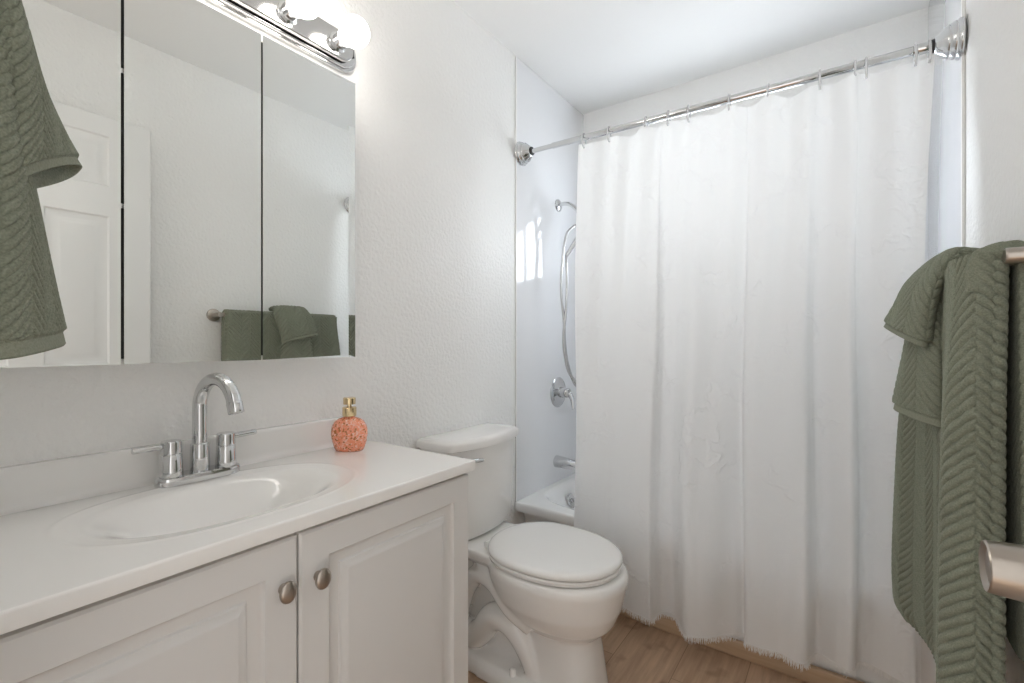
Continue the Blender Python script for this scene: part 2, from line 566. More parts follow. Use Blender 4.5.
def add_panelled_slab(bm, xb, xf, y0, y1, z0, z1, holes, steps, edge=0.003):
    """slab between xb (back) and xf (face); rectangular holes in the face filled with moulded panels.
    steps: (inset, offset into the slab as positive)"""
    sgn = 1 if xf > xb else -1
    ys = sorted({y0 + edge, y1 - edge} | {h[0] for h in holes} | {h[1] for h in holes})
    zs = sorted({z0 + edge, z1 - edge} | {h[2] for h in holes} | {h[3] for h in holes})
    cache = {}
    def V(y, z):
        k = (round(y, 5), round(z, 5))
        if k not in cache:
            cache[k] = bm.verts.new((xf, y, z))
        return cache[k]
    for a, b2 in zip(ys[:-1], ys[1:]):
        for c, d in zip(zs[:-1], zs[1:]):
            ym, zm = (a + b2) / 2, (c + d) / 2
            if any(h[0] < ym < h[1] and h[2] < zm < h[3] for h in holes):
                continue
            bm.faces.new((V(a, c), V(b2, c), V(b2, d), V(a, d)))
    for h in holes:
        add_panel(bm, None, h, [(i, xf - sgn * d) for i, d in steps])
    # eased edge, sides and back
    x1 = xf - sgn * edge
    def loop(x, i):
        return [(x, y0 + i, z0 + i), (x, y1 - i, z0 + i), (x, y1 - i, z1 - i), (x, y0 + i, z1 - i)]
    add_rings(bm, [loop(xf, edge), loop(x1, 0), loop(xb, 0)], cap0=False, cap1=True)


DF = 1.418                                # door face (towards the room)
bm = bmesh.new()
holes = []
for (a, c) in ((0.125, 0.315), (0.404, 0.596)):
    holes += [(a, c, 1.748, 1.952), (a, c, 1.03, 1.627), (a, c, 0.22, 0.86)]
add_panelled_slab(bm, DF + 0.035, DF, 0.0, 0.735, 0.012, 2.03, holes,
                  [(0, 0), (0.006, 0.006), (0.014, 0.008), (0.030, 0.008), (0.042, 0.003), (0.05, 0.0025)])
d1 = struct('door_1', bm, M['door'], 'white six panel door opened against the right wall')
# knob: rose, neck, flaring drum with a dished end
bm = bmesh.new()
add_lathe(bm, (DF, 0.662, 0.893), (-1, 0, 0), [(0, 0.032), (0.004, 0.032), (0.007, 0.029), (0.010, 0.014), (0.016, 0.0125), (0.019, 0.020),
          (0.022, 0.0275), (0.026, 0.0285), (0.050, 0.0262), (0.068, 0.0250), (0.0695, 0.0240), (0.0690, 0.0225), (0.0655, 0.0185), (0.0645, 0.008), (0.0645, 0.0)], 48)
kn_ = obj('door_knob', bm, M['nickel'], d1, 25)
kn_['label'] = 'brushed nickel door knob'
for zz in (0.25, 1.05, 1.80):
    bm = bmesh.new(); add_cyl(bm, (DF + 0.018, -0.006, zz - .045), (DF + 0.018, -0.006, zz + .045), 0.006, 12)
    obj('hinge', bm, M['nickel'], d1)
# casing around the doorway (room side)
bm = bmesh.new()
for a in ((DX0 - 0.055, DX0, 0, DH), (DX0 - 0.055, DX1 + 0.045, DH, DH + 0.055)):
    add_box(bm, a[0], a[1], YN, YN + 0.012, a[2], a[3], bev=0.003)
struct('trim_3', bm, M['trim'], 'white casing round the doorway')

# ------------------------------------------------------------------ vanity
CT, CF, CYE = 0.8155, 0.461, 0.922         # counter top height, front edge, right end
v = thing('vanity_cabinet', 'white two door bathroom vanity cabinet under the counter', 'cabinet', (0.21, 0.465, 0))
bm = bmesh.new()
add_box(bm, 0.003, 0.428, 0.0, 0.016, 0.09, 0.787); add_box(bm, 0.003, 0.428, 0.898, 0.914, 0.09, 0.787)
add_box(bm, 0.003, 0.428, 0.016, 0.898, 0.09, 0.106); add_box(bm, 0.003, 0.009, 0.016, 0.898, 0.106, 0.787)
add_box(bm, 0.411, 0.428, 0.016, 0.898, 0.745, 0.787); add_box(bm, 0.411, 0.428, 0.44, 0.485, 0.106, 0.745)
obj('carcass', bm, M['cabinet'], v)
obj('toe_kick', box(0.34, 0.355, 0.0, 0.914, 0.0, 0.09), M['cabinet'], v)
dsteps = [(0, 0), (0.002, 0.0045), (0.006, 0.0085), (0.011, 0.0100), (0.026, 0.0100), (0.0285, 0.0060), (0.0305, 0.0055), (0.040, 0.0015), (0.042, 0.0004), (0.045, 0.0003)]
for (a, c, ky, kz) in ((0.008, 0.452, 0.424, 0.695), (0.456, 0.914, 0.489, 0.691)):
    bm = bmesh.new()
    add_panelled_slab(bm, 0.428, 0.447, a, c, 0.105, 0.778, [(a + 0.057, c - 0.057, 0.165, 0.722)], dsteps, edge=0.004)
    dd = obj('door', bm, M['cabinet'], v)
    bm = bmesh.new()
    add_lathe(bm, (0.447, ky, kz), (1, 0, 0), [(0, 0.008), (0.003, 0.0065), (0.010, 0.006), (0.013, 0.010), (0.016, 0.0155), (0.019, 0.0165), (0.022, 0.0155), (0.0245, 0.0115), (0.0258, 0.006), (0.026, 0.0)], 36)
    bmesh.ops.scale(bm, vec=(1, 0.93, 1.14), space=Matrix.Translation((0, -ky, -kz)), verts=bm.verts[:])
    k = obj('knob', bm, M['nickel'], dd, 40); k['label'] = 'brushed nickel oval knob'

# countertop with an integral oval basin
ct = thing('vanity_countertop', 'white cultured marble countertop with integral oval basin', 'countertop', (0.21, 0.465, CT))
nx, ny = 220, 440
X = np.concatenate([np.linspace(0.0, CF - 0.004, nx)])
Y = np.linspace(0.0, CYE - 0.004, ny)
XX, YY = np.meshgrid(X, Y)
bcx, bcy = 0.238, 0.430
def basin_z(xx, yy):
    r_in = (np.abs((xx - bcx) / 0.132) ** 2.3 + np.abs((yy - bcy) / 0.205) ** 2.3) ** (1 / 2.3)
    r_out = (np.abs((xx - bcx) / 0.163) ** 2.4 + np.abs((yy - bcy) / 0.250) ** 2.4) ** (1 / 2.4)
    s = np.clip((1.08 - r_in) / 0.95, 0, 1)
    bowl = 0.105 * (s * s * (3 - 2 * s)) ** 0.85
    q = np.clip((1.0 - r_out) / 0.16, 0, 1)
    lip = 0.0030 * q * q * (3 - 2 * q)
    ridge = 0.0008 * np.exp(-((r_out - 1.01) / 0.025) ** 2)
    return CT - bowl - lip + ridge
ZZ = basin_z(XX, YY)
P = np.stack([XX, YY, ZZ], 2)
bm = bmesh.new()
vs = add_grid(bm, P)
# rounded front and right edges, then underside
def edge_strip(pts_fn, n):
    pass
edge = [vs[j][-1] for j in range(ny)]
prev = edge
rr = 0.004
corner = None
seq = []
for k in range(1, 6):
    t = PI / 2 * k / 5
    seq.append((rr * math.sin(t), -rr * (1 - math.cos(t))))
seq.append((rr, -0.016)); seq.append((rr * 0.7, -0.0255)); seq.append((-0.03, -0.0255))
rim = [vs[j][-1] for j in range(ny)] + [vs[-1][i] for i in range(nx - 2, -1, -1)]
for dx, dz in seq:
    cur = []
    for q, vv in enumerate(rim):
        co = vv.co
        px_ = CF - 0.004 + dx if q < ny else co.x
        py_ = co.y + (dx if q >= ny - 1 else 0)
        if q >= ny - 1:
            py_ = CYE - 0.004 + dx
        if q > ny - 1:
            px_ = min(co.x, CF - 0.004 + min(dx, 0) if dx < 0 else co.x)
        cur.append(bm.verts.new((px_, py_, CT + dz)))
    for i in range(len(cur) - 1):
        bm.faces.new((prev[i], prev[i + 1], cur[i + 1], cur[i])) if prev is not edge else None
    if prev is edge:
        for i in range(len(cur) - 1):
            bm.faces.new((rim[i], rim[i + 1], cur[i + 1], cur[i]))
    prev = cur
obj('top', bm, M['counter'], ct, 50)
# backsplash with a coved foot
bm = bmesh.new()
prof = [(0.0, CT - 0.002), (0.034, CT + 0.0005), (0.027, CT + 0.004), (0.0225, CT + 0.011), (0.021, CT + 0.020), (0.020, CT + 0.070),
        (0.0185, CT + 0.076), (0.015, CT + 0.0785), (0.010, CT + 0.079), (0.0, CT + 0.079)]
rings = []
for y in np.linspace(0.0, 0.880, 40):
    rings.append([(x, y, z) for x, z in prof])
tail = [(0.883, .95), (0.886, 0.8), (0.8875, 0.5)]
for y, s in tail:
    rings.append([(x * s, y, CT + (z - CT) * (0.6 + .4 * s)) for x, z in prof])
add_rings(bm, rings)
obj('backsplash', bm, M['counter'], ct, 50)
bm = bmesh.new(); add_lathe(bm, (bcx - 0.02, bcy, float(basin_z(np.array(bcx - .02), np.array(bcy))) + 0.0005), (0, 0, 1), [(0, 0.024), (0.002, 0.023), (0.003, 0.019), (0.001, 0.017), (0.001, 0)], 32)
obj('drain', bm, M['chrome'], ct)

# ------------------------------------------------------------------ faucet
FX, FY = 0.064, 0.443
fa = thing('faucet', 'chrome two handle basin faucet with tall arched spout', 'faucet', (FX, FY, CT))
bm = bmesh.new()
n_ = 56
def stad(inset, z):
    out = []
    hw, hl = 0.027 - inset, 0.083 - inset
    for i in range(n_):
        t = 2 * PI * i / n_
        c, s = math.cos(t), math.sin(t)
        out.append((FX + hw * math.copysign(abs(c) ** (2 / 2.6), c), FY + hl * math.copysign(abs(s) ** (2 / 3.6), s), z))
    return out
add_rings(bm, [stad(0, CT), stad(0, CT + 0.012), stad(0.001, CT + 0.016), stad(0.004, CT + 0.0185), stad(0.012, CT + 0.0195)])
obj('base', bm, M['chrome'], fa)
zb = CT + 0.019
bm = bmesh.new()
add_lathe(bm, (FX, FY, zb), (0, 0, 1), [(0, 0.018), (0.002, 0.0185), (0.058, 0.0178), (0.060, 0.0168), (0.062, 0.0130)], 32)
R_ = 0.064
arc = [(FX, FY, zb + 0.06), (FX, FY, zb + 0.10), (FX, FY, zb + 0.140)]
sw = math.radians(8)
for k in range(1, 13):
    t = PI * k / 12 * 0.93
    dx = R_ * (1 - math.cos(t)); dz = R_ * math.sin(t)
    arc.append((FX + dx * math.cos(sw), FY + dx * math.sin(sw), zb + 0.140 + dz * 1.0))
sp_ = obj('spout', add_tube(bm, arc, 0.0142, 24, 4), M['chrome'], fa, 40)
e1 = Vector(arc[-1]); e0 = Vector(arc[-2]); dd_ = (e1 - e0).normalized()
bm = bmesh.new(); add_cyl(bm, e1 - dd_ * 0.004, e1 + dd_ * 0.020, 0.0152, 28, bev=0.0015)
obj('aerator', bm, M['chrome'], sp_)
for sgn, rot in ((-1, -0.04), (1, 0.05)):
    hy = FY + sgn * 0.054
    bm = bmesh.new()
    add_lathe(bm, (FX, hy, zb - 0.001), (0, 0, 1), [(0, 0.0215), (0.001, 0.0215), (0.045, 0.0195), (0.0465, 0.0185), (0.047, 0.0180), (0.048, 0.0182),
              (0.049, 0.0195), (0.073, 0.0190), (0.075, 0.0175), (0.0755, 0.0)], 36)
    h_ = obj('handle', bm, M['chrome'], fa, 35)
    bm = bmesh.new()
    z_ = zb + 0.063
    d_ = Vector((0.0, sgn * 1.0, 0.05 if sgn > 0 else 0.02)).normalized()
    p0 = Vector((FX, hy, z_)) + d_ * 0.014
    add_tube(bm, [p0, p0 + d_ * 0.02, p0 + d_ * 0.051, p0 + d_ * 0.0535], [0.0066, 0.0066, 0.0070, 0.0062], 16)
    obj('lever', bm, M['chrome'], h_, 40)

# ------------------------------------------------------------------ soap dispenser
sx_, sy_ = 0.105, 0.800
so = thing('soap_dispenser', 'coral crackled glass soap dispenser with gold pump on counter', 'soap dispenser', (sx_, sy_, CT))
bm = bmesh.new()
prof = [(0.0, 0.0), (0.0, 0.024), (0.001, 0.0275), (0.006, 0.0305), (0.022, 0.0352), (0.040, 0.0378), (0.054, 0.0374), (0.066, 0.0345), (0.075, 0.0295),
        (0.081, 0.0225), (0.084, 0.0150), (0.0855, 0.0110), (0.090, 0.0100), (0.090, 0.0)]
add_lathe(bm, (sx_, sy_, CT), (0, 0, 1), [(h * 1.10, r) for h, r in prof], 48)
bmesh.ops.scale(bm, vec=(1.34, 0.85, 1), space=Matrix.Translation((-sx_, -sy_, -CT)), verts=bm.verts[:])
bmesh.ops.rotate(bm, cent=(sx_, sy_, CT), matrix=Matrix.Rotation(math.radians(35), 3, 'Z'), verts=bm.verts[:])
obj('bottle', bm, M['coral'], so, 40)
bm = bmesh.new()
add_lathe(bm, (sx_, sy_, CT + 0.0965), (0, 0, 1), [(0, 0.0185), (0.001, 0.0190), (0.023, 0.0190), (0.025, 0.0175), (0.026, 0.0060), (0.033, 0.0060)], 32)
c_ = obj('collar', bm, M['gold'], so); c_['label'] = 'pale gold collar'
bm = bmesh.new()
add_lathe(bm, (sx_, sy_, CT + 0.1285), (0, 0, 1), [(0, 0.0060), (0.001, 0.0165), (0.017, 0.0170), (0.0195, 0.0155), (0.020, 0.0)], 32)
add_tube(bm, [(sx_, sy_, CT + 0.138), (sx_ - 0.012, sy_ + 0.016, CT + 0.1385), (sx_ - 0.019, sy_ + 0.026, CT + 0.134)], 0.0045, 12)
p_ = obj('pump_head', bm, M['gold'], so); p_['label'] = 'gold pump head'

# ------------------------------------------------------------------ mirror cabinet
mc = thing('mirror_cabinet', 'three door frameless mirrored medicine cabinet above the vanity', 'mirror cabinet', (0.05, 0.427, 1.076))
MZ0, MZ1 = 1.0765, 1.847
bm = bmesh.new()
add_box(bm, 0.0, 0.094, 0.040, 0.811, MZ0 + 0.004, MZ1 - 0.004, bev=0.001)
obj('body', bm, M['trim'], mc)
bm = bmesh.new()
add_box(bm, 0.0942, 0.097, 0.046, 0.806, MZ0 + 0.010, MZ1 - 0.010)  # near-black sheet on the body stands in for shade in the door gaps
o_ = obj('gap_shade_sheet', bm, M['dark'], mc); o_['label'] = 'dark sheet painted as shade behind the mirror doors'
def mirror_door(y0, y1):
    bm = bmesh.new()
    bw, lift = 0.021, 0.00080
    def loop(x, i):
        return [(x, y0 + i * .3, MZ0 + i * .3), (x, y1 - i, MZ0 + i * .3), (x, y1 - i, MZ1 - i * .3), (x, y0 + i * .3, MZ1 - i * .3)]
    edge_ = loop(0.110, 0)
    if y1 > 0.8:
        edge_ = [(x + (lift if y > (y0 + y1) / 2 else 0.0), y, z) for x, y, z in edge_]
    add_rings(bm, [loop(0.0985, 0), edge_, loop(0.110, bw)], cap0=True, cap1=True)
    dd = obj('mirror_door', bm, M['mirror'], mc, 0)
    return dd
for a, c in ((0.037, 0.2920), (0.2970, 0.5545), (0.5585, 0.8150)):
    dd = mirror_door(a, c)
for zz in (1.38, 1.64):
    obj('hinge', box(0.0985, 0.1045, 0.2922, 0.2968, zz - 0.005, zz + 0.005, bev=0.001), M['chrome_soft'], mc)

# ------------------------------------------------------------------ vanity light
LZ = 1.985
vl = thing('vanity_light', 'long stepped chrome light bar above the mirror cabinet', 'light fixture', (0.0, 0.435, LZ))
bm = bmesh.new()
ya, yb = -0.015, 0.890
plate_yz(bm, 0.0, 0.014, ya, yb, LZ - 0.058, LZ + 0.058, 0.055, 0.004)
plate_yz(bm, 0.012, 0.024, ya + 0.009, yb - 0.009, LZ - 0.050, LZ + 0.050, 0.048, 0.005)
plate_yz(bm, 0.022, 0.033, ya + 0.019, yb - 0.019, LZ - 0.034, LZ + 0.034, 0.044, 0.005)
plate_yz(bm, 0.031, 0.042, ya + 0.029, yb - 0.029, LZ - 0.042, LZ + 0.042, 0.038, 0.006)
obj('backplate', bm, M['chrome_soft'], vl, 40)
for k in range(6):
    by = 0.807 - 0.1488 * k
    bm = bmesh.new()
    add_lathe(bm, (0.0415, by, LZ), (1, 0, 0), [(0, 0.027), (0.002, 0.0275), (0.004, 0.0245), (0.006, 0.0215), (0.026, 0.0210), (0.028, 0.0225), (0.031, 0.0222), (0.031, 0.019)], 32)
    obj('socket', bm, M['chrome'], vl, 35)
bulb0 = None
names = ['globe bulb in the right end socket of the light bar', 'globe bulb second from the right end of the light bar',
         'globe bulb third from the right end of the light bar', 'globe bulb fourth from the right end of the light bar',
         'globe bulb fifth from the right end of the light bar', 'globe bulb in the left end socket of the light bar']
for k in range(6):
    by = 0.807 - 0.1488 * k
    if bulb0 is None:
        bm = bmesh.new()
        prof = [(0, 0.013), (0.010, 0.0135), (0.016, 0.017)]
        R = 0.0405
        for i in range(0, 17):
            t = math.radians(150) - math.radians(150) * i / 16
            prof.append((0.016 + 0.034 - R * math.cos(PI - t) * -1 * -1 if False else 0.050 + R * math.cos(t), max(R * math.sin(t), 0.0)))
        add_lathe(bm, (0, 0, 0), (1, 0, 0), prof, 36)
        bulb0 = obj('light_bulb', bm, M['bulb'], None, 60)
        o_ = bulb0
    else:
        o_ = bulb0.copy(); COL.objects.link(o_)
    o_.location = (0.069, by, LZ)
    tag(o_, 'white lit ' + names[k], 'light bulb', 'globe bulbs of the vanity light')

# ------------------------------------------------------------------ toilet
TY = 1.342
to = thing('toilet', 'white two piece toilet between vanity and bathtub', 'toilet', (0.30, TY, 0))


def loft(bm, secs, n=56):
    rings = []
    for z, cx, a, af, b_, p in secs:
        rings.append([(x, y, z) for x, y in super_outline(cx, TY, a, b_, n, p, af)])
    add_rings(bm, rings)


def remeshed(bm, name, material, parent, voxel, iters):
    o = obj(name, bm, material, parent, 0)
    md = o.modifiers.new('r', 'REMESH'); md.mode = 'VOXEL'; md.voxel_size = voxel
    ms = o.modifiers.new('s', 'SMOOTH'); ms.iterations = iters; ms.factor = 0.5
    dg = bpy.context.evaluated_depsgraph_get(); dg.update()
    me = bpy.data.meshes.new_from_object(o.evaluated_get(dg))
    o.modifiers.clear(); o.data = me
    me.polygons.foreach_set('use_smooth', [True] * len(me.polygons))
    if not me.materials:
        me.materials.append(material)
    return o

bm = bmesh.new()
# bowl shell
loft(bm, [(0.185, 0.46, 0.15, 0.12, 0.075, 2.2), (0.205, 0.46, 0.18, 0.160, 0.105, 2.2), (0.24, 0.46, 0.205, 0.195, 0.140, 2.2), (0.29, 0.45, 0.215, 0.226, 0.166, 2.2),
          (0.345, 0.44, 0.215, 0.248, 0.181, 2.2), (0.375, 0.44, 0.215, 0.255, 0.187, 2.2), (0.393, 0.44, 0.212, 0.252, 0.186, 2.2), (0.400, 0.44, 0.205, 0.244, 0.180, 2.2)])
# front pedestal: waisted column
loft(bm, [(0.0, 0.50, 0.150, 0.125, 0.108, 3.2), (0.02, 0.50, 0.147, 0.123, 0.106, 3.2), (0.10, 0.495, 0.140, 0.118, 0.098, 3.0), (0.17, 0.49, 0.135, 0.115, 0.093, 2.8), (0.26, 0.48, 0.14, 0.125, 0.098, 2.5)])
# rear web under the deck
loft(bm, [(0.0, 0.27, 0.17, 0.20, 0.060, 3), (0.15, 0.27, 0.17, 0.20, 0.055, 3), (0.38, 0.26, 0.19, 0.20, 0.065, 3)])
# deck that carries the tank
loft(bm, [(0.345, 0.20, 0.145, 0.16, 0.085, 3.5), (0.365, 0.20, 0.165, 0.18, 0.115, 3.5), (0.385, 0.20, 0.175, 0.19, 0.135, 3.5), (0.408, 0.20, 0.175, 0.17, 0.140, 3.5), (0.414, 0.20, 0.170, 0.16, 0.136, 3.5)])
# foot flange
loft(bm, [(0.0, 0.33, 0.26, 0.26, 0.146, 3.0), (0.028, 0.33, 0.258, 0.258, 0.144, 3.0), (0.044, 0.33, 0.250, 0.25, 0.135, 3.0), (0.050, 0.33, 0.235, 0.24, 0.120, 3.0)])
# trapway tubes on either side
for s in (-1, 1):
    add_tube(bm, [(0.44, TY + s * 0.075, 0.02), (0.415, TY + s * 0.080, 0.09), (0.37, TY + s * 0.083, 0.160), (0.315, TY + s * 0.083, 0.195), (0.255, TY + s * 0.083, 0.180),
                  (0.215, TY + s * 0.083, 0.125), (0.175, TY + s * 0.080, 0.09), (0.12, TY + s * 0.07, 0.085)], [0.035, 0.036, 0.040, 0.044, 0.044, 0.044, 0.044, 0.042], 18, 5)
    add_tube(bm, [(0.10, TY + s * 0.07, 0.13), (0.14, TY + s * 0.08, 0.24), (0.20, TY + s * 0.088, 0.315), (0.28, TY + s * 0.10, 0.315), (0.36, TY + s * 0.112, 0.262), (0.43, TY + s * 0.10, 0.215)],
             [0.028, 0.030, 0.034, 0.036, 0.036, 0.030], 18, 5)
remeshed(bm, 'bowl', M['porcelain'], to, 0.0055, 6)
for s in (-1, 1):
    bm = bmesh.new(); add_lathe(bm, (0.365, TY + s * 0.118, 0.046), (0, 0, 1), [(0, 0.012), (0.016, 0.0115), (0.021, 0.009), (0.023, 0.004), (0.0235, 0)], 20)
    o_ = obj('bolt_cap', bm, M['seat'], to)
# tank
bm = bmesh.new()
def tank_outline(x0, xs, bow, hw, z, n=20, r=0.022):
    """back x0, side corner x xs, bowed front"""
    pts = [(x0, TY - hw, z)]
    pts.append((xs - r, TY - hw, z))
    for i in range(1, 4):
        t = i / 4 * PI / 2
        pts.append((xs - r + r * math.sin(t), TY - hw + r * (1 - math.cos(t)), z))
    for i in range(n + 1):
        u = -1 + 2 * i / n
        y = TY + u * (hw - r)
        pts.append((xs + bow * (1 - u * u), y, z))
    for i in range(1, 4):
        t = PI / 2 - i / 4 * PI / 2
        pts.append((xs - r + r * math.sin(t), TY + hw - r * (1 - math.cos(t)), z))
    pts.append((xs - r, TY + hw, z)); pts.append((x0, TY + hw, z))
    return pts
secs = [(0.415, 0.035, 0.135, 0.018, 0.160), (0.425, 0.028, 0.150, 0.022, 0.178), (0.45, 0.024, 0.156, 0.027, 0.181), (0.60, 0.020, 0.162, 0.032, 0.185), (0.744, 0.016, 0.166, 0.034, 0.191)]
add_rings(bm, [tank_outline(x0, xs, bw, hw, z) for z, x0, xs, bw, hw in secs])
obj('tank', bm, M['porcelain'], to, 35)
bm = bmesh.new()
sec = [(0.7442, 0.014, 0.170, 0.034, 0.196), (0.748, 0.010, 0.177, 0.036, 0.2035), (0.768, 0.010, 0.178, 0.036, 0.2045), (0.776, 0.012, 0.174, 0.036, 0.2005), (0.7805, 0.018, 0.164, 0.035, 0.191), (0.782, 0.03, 0.15, 0.032, 0.175)]
add_rings(bm, [tank_outline(x0, xs, bw, hw, z) for z, x0, xs, bw, hw in sec])
obj('tank_lid', bm, M['porcelain'], to, 50)
# flush lever on the front left of the tank
bm = bmesh.new()
add_lathe(bm, (0.168, TY - 0.155, 0.716), (1, 0, 0), [(0, 0.013), (0.012, 0.0125), (0.016, 0.010), (0.024, 0.007), (0.030, 0.006)], 24)
add_tube(bm, [(0.196, TY - 0.155, 0.716), (0.202, TY - 0.140, 0.715), (0.206, TY - 0.100, 0.710), (0.206, TY - 0.075, 0.706)], [0.006, 0.0065, 0.0075, 0.006], 14, 4)
o_ = obj('flush_lever', bm, M['chrome'], to, 40); o_['label'] = 'chrome flush lever'
# seat ring and closed lid
def seat_outline(z, inset, hw=0.186, back=0.226, front=0.676, n=64):
    cx = 0.442
    out = []
    for i in range(n):
        t = 2 * PI * i / n
        c, s = math.cos(t), math.sin(t)
        if c >= 0:
            x = cx + (front - cx - inset) * c ** (2 / 2.1); y = (hw - inset) * math.copysign(abs(s) ** (2 / 2.1), s)
        else:
            x = cx - (cx - back - inset) * abs(c) ** (2 / 3.0); y = (hw - inset) * math.copysign(abs(s) ** (2 / 2.1), s) * (1 - 0.10 * c * c)
        out.append((x, TY + y, z))
    return out
bm = bmesh.new()
z0 = 0.4035
add_rings(bm, [seat_outline(z0, 0.012), seat_outline(z0 + 0.003, 0.005), seat_outline(z0 + 0.012, 0.003), seat_outline(z0 + 0.016, 0.007), seat_outline(z0 + 0.0165, 0.03)])
obj('seat', bm, M['seat'], to, 40)
bm = bmesh.new()
z0 = 0.4235
add_rings(bm, [seat_outline(z0, 0.008), seat_outline(z0 + 0.002, 0.002), seat_outline(z0 + 0.010, 0.0), seat_outline(z0 + 0.0165, 0.003), seat_outline(z0 + 0.0205, 0.010), seat_outline(z0 + 0.0225, 0.022), seat_outline(z0 + 0.0245, 0.06), seat_outline(z0 + 0.0255, 0.12)])
obj('seat_lid', bm, M['seat'], to, 50)
for s in (-1, 1):
    bm = bmesh.new(); add_tube(bm, [(0.236, TY + s * 0.095, 0.427), (0.236, TY + s * 0.055, 0.427)], 0.009, 18)
    add_box(bm, 0.226, 0.246, TY + s * 0.075 - 0.018, TY + s * 0.075 + 0.018, 0.410, 0.427, bev=0.004)
    obj('hinge', bm, M['seat'], to)

# ------------------------------------------------------------------ bathtub
tb = thing('bathtub', 'white enamel bathtub in the alcove behind the curtain', 'bathtub', (0.75, 2.10, 0))
RZ, TX0, TX1, TY0, TY1 = 0.383, 0.005, W - 0.007, 1.752, YB - 0.005
nx, ny = 150, 80
X = np.linspace(TX0, TX1, nx); Y = np.linspace(TY0 + 0.012, TY1, ny)
XX, YY = np.meshgrid(X, Y)
tcx, tcy = 0.76, 2.095
r_ = (np.abs((XX - tcx) / 0.700) ** 4.5 + np.abs((YY - tcy) / 0.272) ** 4.5) ** (1 / 4.5)
s_ = np.clip((1.03 - r_) / 0.26, 0, 1)
ZZ = RZ - 0.31 * (s_ * s_ * (3 - 2 * s_)) ** 0.9
bm = bmesh.new()
vs = add_grid(bm, np.stack([XX, YY, ZZ], 2))
front = vs[0]
prev = front
for dy, dz in ((-0.006, -0.001), (-0.010, -0.004), (-0.012, -0.010), (-0.012, -0.034), (-0.009, -0.042), (0.02, -0.050), (0.055, -0.060), (0.068, -0.10), (0.073, -RZ + 0.001)):
    cur = [bm.verts.new((vv.co.x, TY0 + 0.012 + dy, RZ + dz)) for vv in front]
    for i in range(nx - 1):
        bm.faces.new((prev[i], prev[i + 1], cur[i + 1], cur[i]))
    prev = cur
obj('basin', bm, M['tub'], tb, 40)
bm = bmesh.new()
ang = math.radians(20)
oc = Vector((0.100, 2.112, 0.308)); on = Vector((math.cos(ang), 0, math.sin(ang)))
add_lathe(bm, oc, on, [(0, 0.036), (0.004, 0.036), (0.009, 0.031), (0.010, 0.010), (0.012, 0.007), (0.012, 0)], 32)
add_box(bm, oc.x + 0.008, oc.x + 0.024, oc.y - 0.004, oc.y + 0.004, oc.z - 0.004, oc.z + 0.016, bev=0.002)
o_ = obj('overflow_plate', bm, M['chrome'], tb); o_['label'] = 'chrome overflow plate'

# ------------------------------------------------------------------ shower fittings
WP = 0.004
vv_ = thing('shower_valve', 'round chrome shower valve with lever on the tub surround', 'shower valve', (WP, 2.145, 0.853))
bm = bmesh.new()
add_lathe(bm, (WP, 2.145, 0.853), (1, 0, 0), [(0, 0.079), (0.003, 0.079), (0.008, 0.074), (0.012, 0.060), (0.013, 0.040), (0.016, 0.034), (0.018, 0.0)], 48)
obj('plate', bm, M['chrome'], vv_, 35)
bm = bmesh.new()
add_lathe(bm, (WP + 0.016, 2.145, 0.853), (1, 0, 0), [(0, 0.028), (0.03, 0.026), (0.048, 0.024), (0.056, 0.018), (0.058, 0.0)], 32)
add_tube(bm, [(WP + 0.055, 2.145, 0.853), (WP + 0.075, 2.145, 0.842), (WP + 0.088, 2.143, 0.815), (WP + 0.092, 2.140, 0.785), (WP + 0.096, 2.138, 0.770)], [0.016, 0.014, 0.0105, 0.0095, 0.008], 18, 5)
obj('lever', bm, M['chrome'], vv_, 50)
sp2 = thing('tub_spout', 'chrome tub spout on the surround below the valve', 'tub spout', (WP, 2.128, 0.49))
bm = bmesh.new()
add_tube(bm, [(WP, 2.128, 0.492), (WP + 0.012, 2.128, 0.492), (WP + 0.05, 2.128, 0.491), (WP + 0.10, 2.128, 0.487), (WP + 0.135, 2.128, 0.480), (WP + 0.142, 2.128, 0.478)],
         [0.031, 0.031, 0.0285, 0.025, 0.022, 0.016], 28, 4, flat=(1.0, 1.0))
add_cyl(bm, (WP + 0.122, 2.128, 0.485), (WP + 0.122, 2.128, 0.455), 0.014, 20)
obj('spout_body', bm, M['chrome'], sp2, 50)

sh = thing('hand_shower', 'chrome hand shower on a curved arm with a long metal hose', 'shower', (WP, 2.149, 1.84))
bm = bmesh.new()
add_lathe(bm, (WP, 2.149, 1.838), (1, 0, 0), [(0, 0.033), (0.004, 0.032), (0.010, 0.024), (0.013, 0.013)], 32)
obj('flange', bm, M['chrome'], sh)
bm = bmesh.new()
arm = [(WP + 0.006, 2.149, 1.838), (WP + 0.035, 2.149, 1.842), (WP + 0.07, 2.149, 1.832), (WP + 0.105, 2.149, 1.803), (WP + 0.125, 2.149, 1.782)]
add_tube(bm, arm, 0.0105, 18, 5)
obj('arm', bm, M['chrome'], sh, 50)
bm = bmesh.new(); add_cyl(bm, (WP + 0.118, 2.149, 1.790), (WP + 0.136, 2.149, 1.770), 0.0135, 20, bev=.001)
o_ = obj('swivel_nut', bm, M['rubber'], sh); o_['label'] = 'black swivel nut'
bm = bmesh.new()
add_cyl(bm, (WP + 0.134, 2.149, 1.772), (WP + 0.150, 2.149, 1.752), 0.017, 24, bev=.002)
add_tube(bm, [(WP + 0.146, 2.149, 1.757), (WP + 0.170, 2.140, 1.735), (WP + 0.166, 2.115, 1.700)], 0.013, 16, 4)
obj('holder', bm, M['chrome'], sh, 50)
bm = bmesh.new()
hp = [(0.102, 2.058, 1.548), (0.128, 2.085, 1.605), (0.158, 2.108, 1.668), (0.175, 2.118, 1.735), (0.180, 2.115, 1.790)]
